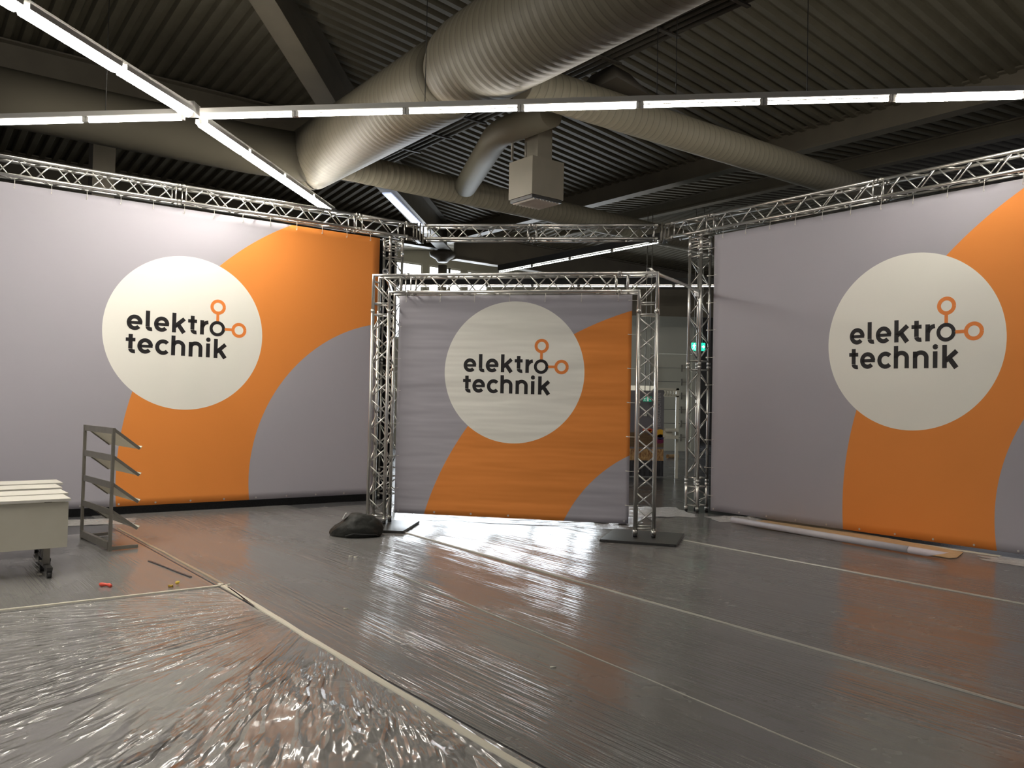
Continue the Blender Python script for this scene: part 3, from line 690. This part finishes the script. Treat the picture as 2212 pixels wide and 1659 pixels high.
crumple(at(1130, 1118, 0), 1.75, .75, .03, 'wrinkled shining film behind the bottom of the middle banner', 5.7, PG.rz)
strip(PR.p(1.3, 0, .10), PR.p(4.5, 0, .10), .09, TAPE, 'pale film edge between the cardboard and the right banner', name='film_edge', cat='protective film')
crumple(PR.p(6.3, 0, .34), 1.85, .27, .03, 'bright crumpled film strip along the foot of the right banner', 1.4, PR.rz, FILM_W)
crumple(at(215, 1128, 0), .45, .3, .03, 'small crumpled film behind the shelf rack', 9.2, .4)

# ------------------------------------------------------------------ bag
bc = (at(703, 1160, 0)+at(818, 1163, 0))/2+Vector((.02, .16, 0))
b = B(); bmesh.ops.create_icosphere(b, subdivisions=5, radius=1)
for v in b.verts:
    p = v.co; tx = .36+.0*p.x; z = p.z
    hx = .30*(1-.35*max(0, -p.x)); k = noise.noise(p*1.7+Vector((3, 1, 0)))*.10+abs(noise.noise(p*4.2))*.05
    # ridge profile: high toward right, tongue toward left
    hz = (.27 if p.x > -.2 else .27*(1+.85*(p.x+.2)))
    v.co = Vector((p.x*.35, p.y*.24*(1-.2*abs(p.x)), max(0, (z*.5+.42)*hz+z*.06)))*(1+k)
    v.co.z = max(.004, v.co.z-.02)
BAGM = noisy('black_bag_cloth', (.012, .013, .011), (.022, .023, .02), 12, .6, .5, spec=.3, bd=.02)
rb = thing('fabric_bag', 'black slumped fabric bag lying left of the gate', 'bag', up(bc, 0), .03)
o = obj('bag_body', b, BAGM, rb, True)
b = B(); bx(b, -.26, -.245, -.10, -.02, .12, .20, Matrix.Rotation(.5, 4, 'Y')); obj('white_label', b, mat('label_white', (.7, .7, .66), .5), rb)
b = B(); tube(b, [(-.1, -.24, .03), (0, -.25, .06), (.15, -.22, .05), (.27, -.14, .04), (.30, -.1, .02)], .010, 6); obj('strap', b, BLACKR, rb)

# ------------------------------------------------------------------ roll and cardboard
ra, rbp = at(1582, 1132, 0), at(2043, 1212, 0); dr = (rbp-ra).normalized(); Lr = (rbp-ra).length; rzr = math.atan2(dr.y, dr.x)
r = thing('paper_roll', 'long grey-white roll lying on cardboard along the right banner', 'roll', up(ra, 0), rzr)
R0 = .044; b = B(); tube(b, [(.0, 0, R0+.017), (Lr*.86, 0, R0+.017)], R0, 20); obj('roll_sheet', b, noisy('roll_paper', (.50, .47, .50), (.56, .53, .55), 8, .5, .05), r)
b = B()
n = 20; ring0 = []; ring1 = []
for k in range(n):
    a = 2*math.pi*k/n; ring0.append(b.verts.new((Lr*.862, math.cos(a)*R0*1.08, R0+.017+math.sin(a)*R0*1.0)))
    cut = .13+.16*(1+math.sin(a))/2; ring1.append(b.verts.new((Lr*.862+cut*1.7, math.cos(a)*R0*1.0, R0+.017+math.sin(a)*R0*.98)))
for k in range(n): b.faces.new((ring0[k], ring0[(k+1) % n], ring1[(k+1) % n], ring1[k]))
obj('loose_end', b, noisy('roll_paper_end', (.56, .50, .54), (.62, .56, .58), 8, .5, .05), r)
pts = [at(1568, 1124, 0), at(1618, 1117, 0), at(1690, 1123, 0), at(1830, 1148, 0), at(2081, 1195, 0), at(2067, 1207, 0), at(2052, 1208, 0), at(1640, 1142, 0)]
tag(poly_obj('cardboard_sheet', [(p.x, p.y) for p in pts], .009, .015, CARD), 'brown flattened cardboard strip under the long roll', 'cardboard')
pts = [at(1824, 1150, 0), at(1835, 1153, 0), at(2075, 1193, 0), at(2079, 1197, 0)]
# ------------------------------------------------------------------ shelf rack
PA, PB = up(at(176, 1163, 0), 0), up(at(238, 1192, 0), 0)
PB = up(at(237, 1191, 0), 0); axv = (PB-PA); LX = axv.length; axv.normalize(); fw = Vector((-axv.y, axv.x, 0))   # away, to the right
r = thing('literature_rack', 'grey metal display rack with four sloping shelves', 'display rack', PA, math.atan2(axv.y, axv.x))
HT = 1.385
for x, nm in ((0, 'l'), (LX, 'r')):
    box_obj('post', x-.016, x+.016, -.016, .016, 0, HT, GREYM, r)
    box_obj('foot', x-.012, x+.012, .016, .30, .012, .05, GREYM, r)
box_obj('base_rail', .022, LX-.022, -.02, .02, .02, .10, GREYM, r)
for k in range(4):
    zt = HT-.0-k*.305
    box_obj('cross_rail', .022, LX-.022, -.010, .002, zt-.07, zt, GREYM, r)
    b = B(); M = Matrix.Translation((0, .0, zt-.01)) @ Matrix.Rotation(math.radians(-38), 4, 'X')
    bx(b, .0, LX, 0, .37, -.006, .006, M); sh = obj('shelf', b, SHELF, r)
    b = B(); bx(b, .0, LX, .37, .376, -.006, .035, M); obj('shelf_lip', b, SHELF, sh)
    for x in (-.004, LX+.001):
        b = B(); bx(b, x-.003, x+.006, .0, .37, -.02, .012, M); obj('shelf_bracket', b, GREYM, sh)
# ------------------------------------------------------------------ tables
T = [(at(153.4, 1076.4, .745), at(136.7, 1066.3, .745)), (at(147.6, 1064.9, .745), at(131, 1055.5, .745)), (at(134.6, 1052.6, .745), at(118.7, 1044.6, .745)), (at(136, 1042.4, .745), at(119.4, 1035, .745))]
tdir = (at(0, 1083.7, .745)-T[0][0]); tdir.z = 0; tdir.normalize()
names = ['nearest white folding table with its front panel facing the camera', 'second white folding table nested behind the nearest', 'third white folding table nested behind the second', 'rearmost white folding table in the nested row']
for i, (pf, pb_) in enumerate(T):
    r = thing('folding_table', names[i], 'table', up(pf, 0), math.atan2(tdir.y, tdir.x)-math.pi, 'nested white tables')
    # local x runs right; table extends to -x ; back is +y
    dep = .42; Lt = 1.6
    box_obj('tabletop', -Lt, 0, 0, dep, .72, .745, WHITEP, r); box_obj('tabletop_edge', -Lt, 0, -.004, 0, .72, .742, STEELW, r)
    box_obj('modesty_panel', -Lt+.02, -.015, .02, .038, .275, .71, noisy('panel_white%d' % i, (.50, .48, .39), (.54, .52, .43), 4, .5, .01), r)
    for x in (-.17, -Lt+.17):
        box_obj('leg', x-.03, x+.03, .14, .18, .09, .72, GREYM, r)
        box_obj('foot_bar', x-.025, x+.025, -.06, .40, .075, .105, BLACKST, r)
        for y in (-.04, .37):
            b = B(); tube(b, [(x-.018, y, .032), (x+.018, y, .032)], .03, 14); bx(b, x-.022, x+.022, y-.015, y+.015, .04, .08); obj('caster', b, BLACKR, r)
b = B(); p0 = up(T[0][0], 0); X = -tdir
def tp(x, y, z): return p0+X*(-x)*-1*-1+Vector((-X.y, X.x, 0))*y+Vector((0, 0, z))
# ------------------------------------------------------------------ small litter
def litter(c, pts, r, col, name, label, cat):
    b = B(); tube(b, pts, r, 8, True, radii=[r*(.6+.8*abs(noise.noise(Vector(p)*37))) for p in pts]); return tag(obj(name, b, mat(name, col, .5), None, True, up(c, 0)), label, cat)
litter(at(230, 1268, 0), [(-.06, .01, .02), (-.03, -.01, .025), (0, .012, .018), (.03, -.012, .022), (.055, -.03, .016)], .018, (.80, .10, .06), 'ribbon_scrap', 'small twisted red scrap on the floor at the left', 'scrap')
litter(at(371, 1270, 0), [(-.03, 0, .018), (0, -.004, .018), (.012, 0, .02)], .016, (.42, .25, .02), 'earplug', 'dark yellow foam earplug on the floor near the film corner', 'earplug')
litter(at(383, 1265, 0), [(-.012, 0, .022), (.006, 0, .03), (.015, .004, .026)], .02, (.85, .60, .08), 'earplug', 'bright yellow foam earplug beside the darker one', 'earplug')
for k, (x, y) in enumerate([(105, 1236), (85, 1242), (757, 1203), (768, 1205), (747, 1317), (1195, 1444)]):
    litter(at(x, y, 0), [(-.02, 0, .008), (.02, .004, .008)], .007, (.75, .72, .6), 'paper_scrap', ['tiny pale scrap just left of the caster', 'tiny pale scrap farthest left on the floor', 'left one of two tiny scraps below the bag', 'right one of two tiny scraps below the bag', 'tiny scrap in the open floor left of centre', 'tiny scrap in the open floor right of centre'][k], 'scrap')
# sandbag like dark ends below the middle banner
for k, (x, y) in enumerate(((1298, 1131), (1345, 1134))):
    crumple(at(x, y+1, 0), .13-.05*k, .06, .035, ('larger' if k == 0 else 'smaller')+' flat black cloth piece on the floor below the middle banner', 2.2+k, .1, BLACKR, 'cloth_scrap', 'cloth')

# ------------------------------------------------------------------ far background: poster, small truss, exit signs
pz = at(1397, 1033, 0); D_ = 1.0
q0, q1 = at(1362, 1030, 0), at(1431, 1031, 0); pw = (q1-q0).length
r = thing('poster_wall', 'far poster wall with grey field, vertical lettering and a colourful picture', 'poster', up(q0, 0), 0)
zt = CH+(at(1397, 842, 5)-Vector((0, 0, CH))).normalized().z/((at(1397, 842, 5)-Vector((0, 0, CH))).normalized().y)*q0.y
k_ = q0.y/F
box_obj('panel', -.3, pw, 0, .06, .02, zt, mat('poster_grey', (.17, .16, .175), .6), r)
box_obj('top_rail', -.3, pw*.8, -.03, .0, zt-.02, zt+.10, mat('rail_cream_glow', (.75, .70, .55), .5, emit=(1, .95, .8), es=.25), r)  # no lamp: faint glow in the rail material stands in for light on it
def pxz(y): return CH+(881-y)*k_
def pxx(x): return (x-1362)*k_
pm = lambda c: mat('poster_ink', c, .6)
box_obj('wood_print', -.3, pw, -.012, -.004, pxz(966), pxz(935), noisy('poster_wood', (.10, .06, .03), (.19, .12, .06), 3, .6, 0, vec=(1, 1, 14)), r)
CH_ = noisy('poster_chips', (.16, .05, .02), (.62, .40, .16), 7, .6, 0, vec=(4, 1, 1.6)); box_obj('chips_print', -.3, pw, -.013, -.004, pxz(995), pxz(970), CH_, r)
box_obj('dark_print', -.3, pw, -.012, -.004, .03, pxz(995), noisy('poster_lines', (.005, .005, .006), (.06, .06, .07), 5, .6, 0, vec=(6, 1, .6)), r)
def blob(x, y, rx, ry, c, nm='colour_print'):
    b = B(); ce = b.verts.new((pxx(x), -.016, pxz(y))); vs = [b.verts.new((pxx(x)+rx*k_*math.cos(a/14*6.283)*(1+.2*noise.noise((a, x, 0))), -.016, pxz(y)+ry*k_*math.sin(a/14*6.283))) for a in range(14)]
    for i in range(14): b.faces.new((ce, vs[i], vs[(i+1) % 14]))
    obj(nm, b, pm(c), r)
blob(1424, 936, 11, 9, (.75, .42, .03)); blob(1425, 944, 8, 6, (.03, .02, .08)); blob(1423, 953, 9, 5, (.16, .01, .06)); blob(1397, 929, 11, 4, (.6, .1, .04)); blob(1402, 933, 4, 4, (.8, .3, .04)); blob(1403, 937, 5, 3, (.03, .02, .06))
# vertical lettering
cu = bpy.data.curves.new('lettering', 'FONT'); cu.body = 'EINBAULEUCHTEN'; cu.size = 10*k_*1.2; to = bpy.data.objects.new('tmp', cu); COL.objects.link(to)
dg = bpy.context.evaluated_depsgraph_get(); me = bpy.data.meshes.new_from_object(to.evaluated_get(dg)); bpy.data.objects.remove(to)
xs = [v.co.x for v in me.vertices]; ys = [v.co.y for v in me.vertices]; tl_ = max(xs)-min(xs); th_ = max(ys)-min(ys)
for v in me.vertices:
    X_, Y_ = (v.co.x-min(xs))/tl_, (v.co.y-min(ys))/th_
    v.co = Vector((pxx(1424.5)-Y_*8.5*k_, -.016, pxz(922)+X_*(922-850)*k_))
me.materials.append(mat('lettering_grey', (.42, .41, .42), .6)); lo_ = bpy.data.objects.new('lettering', me); COL.objects.link(lo_); lo_.parent = r
# small white truss gate behind it
g0 = at(1432, 1033, 0); s_ = g0.y/F
rr_ = thing('display_frame', 'small white lattice frame standing beside the far poster wall', 'display frame', up(g0, 0), 0)
WT = mat('white_frame', (.62, .60, .50), .5)
def z_(y): return CH+(881-y)*s_
wx = (1464-1432)*s_
box_obj('post', wx-.07, wx, 0, .07, 0, z_(838), WT, rr_); box_obj('top_bar', -.2, wx, 0, .07, z_(842), z_(838), WT, rr_); box_obj('top_bar', 0, wx, 0, .07, z_(857), z_(854), WT, rr_)
b = B()
for k in range(5):
    x0 = k*wx/5; x1 = x0+wx/5
    tube(b, [(x0, .035, z_(855)), (x1, .035, z_(841))], .018, 5); tube(b, [(x1, .035, z_(855)), (x0, .035, z_(841))], .018, 5)
obj('lattice', b, WT, rr_)
box_obj('shelf_bracket', 0, wx*.9, -.2, .0, z_(928)-.04, z_(928)+.04, WT, rr_); box_obj('shelf_bracket', 0, wx*.9, -.2, .0, z_(943)-.04, z_(943)+.04, WT, rr_); box_obj('side_board', -.02, .2, -.1, .0, z_(944), z_(929), WT, rr_)
# tube and litter beyond
b = B(); cpt = at(1453, 981, .15); tube(b, [(-.2, -.12, .0), (.2, .14, .0)], .07, 16, False); tag(obj('cardboard_tube', b, CARD, None, True, up(cpt, .075)), 'short brown cardboard tube on the far floor', 'tube')
def exit_sign(c, w, h, es, label, rz=0):
    r = thing('exit_sign', label, 'exit sign', c, rz)
    box_obj('sign_box', -w/2, w/2, 0, .08, -h/2, h/2, mat('exit_green', (.0, .3, .16), .5, emit=(.02, .75, .45), es=es), r)
    wm = mat('exit_white', (.8, .9, .85), .5, emit=(.8, 1, .9), es=es)
    b = B(); u = h/10
    def pl(*p): b.faces.new([b.verts.new((x*u, -.004, z*u)) for x, z in p])
    pl((-6, 3.2), (-4.8, 3.2), (-4.8, 4.4), (-6, 4.4)); pl((-6.6, 2.8), (-4.4, 2.6), (-4.8, -.6), (-6.6, -.4)); pl((-4.9, 2.4), (-2.6, 1.2), (-2.8, .6), (-5, 1.4)); pl((-6.6, 2.4), (-8, .6), (-7.4, .2), (-6.2, 1.4)); pl((-5.2, -.6), (-4.2, -1.4), (-4.2, -4.2), (-5, -4.2), (-5, -2)); pl((-6.4, -.4), (-5.4, -1), (-7.4, -4.2), (-8.2, -3.8))
    pl((-1.4, 4.4), (2.2, 4.4), (2.2, -4.2), (-1.4, -4.2)); pl((4, -.8), (6, -.8), (6, -2.4), (8.4, 0), (6, 2.4), (6, .8), (4, .8))
    obj('pictogram', b, wm, r)
    b = B(); tube(b, [(-w*.3, .04, h/2), (-w*.3, .04, h/2+4.6)], .01, 5); tube(b, [(w*.3, .04, h/2), (w*.3, .04, h/2+4.6)], .01, 5); obj('suspension', b, GREYM, r)
exit_sign(Vector((0, 0, CH))+(at(1509, 749, 5)-Vector((0, 0, CH)))*(26/at(1509, 749, 5).y), .42, .25, 1.1, 'glowing green exit sign seen through the right truss tower')
exit_sign(up(q0, 0)+Vector((pxx(1391), -.35, pxz(863))), .2, .12, .12, 'small dim green exit sign in front of the far poster wall')
box = thing('wall_box', 'small white square plate in front of the far poster wall', 'plate', up(q0, 0)+Vector((pxx(1391), -.05, pxz(896)))); box_obj('plate', -.04, .04, 0, .03, -.04, .04, WHITEP, box)
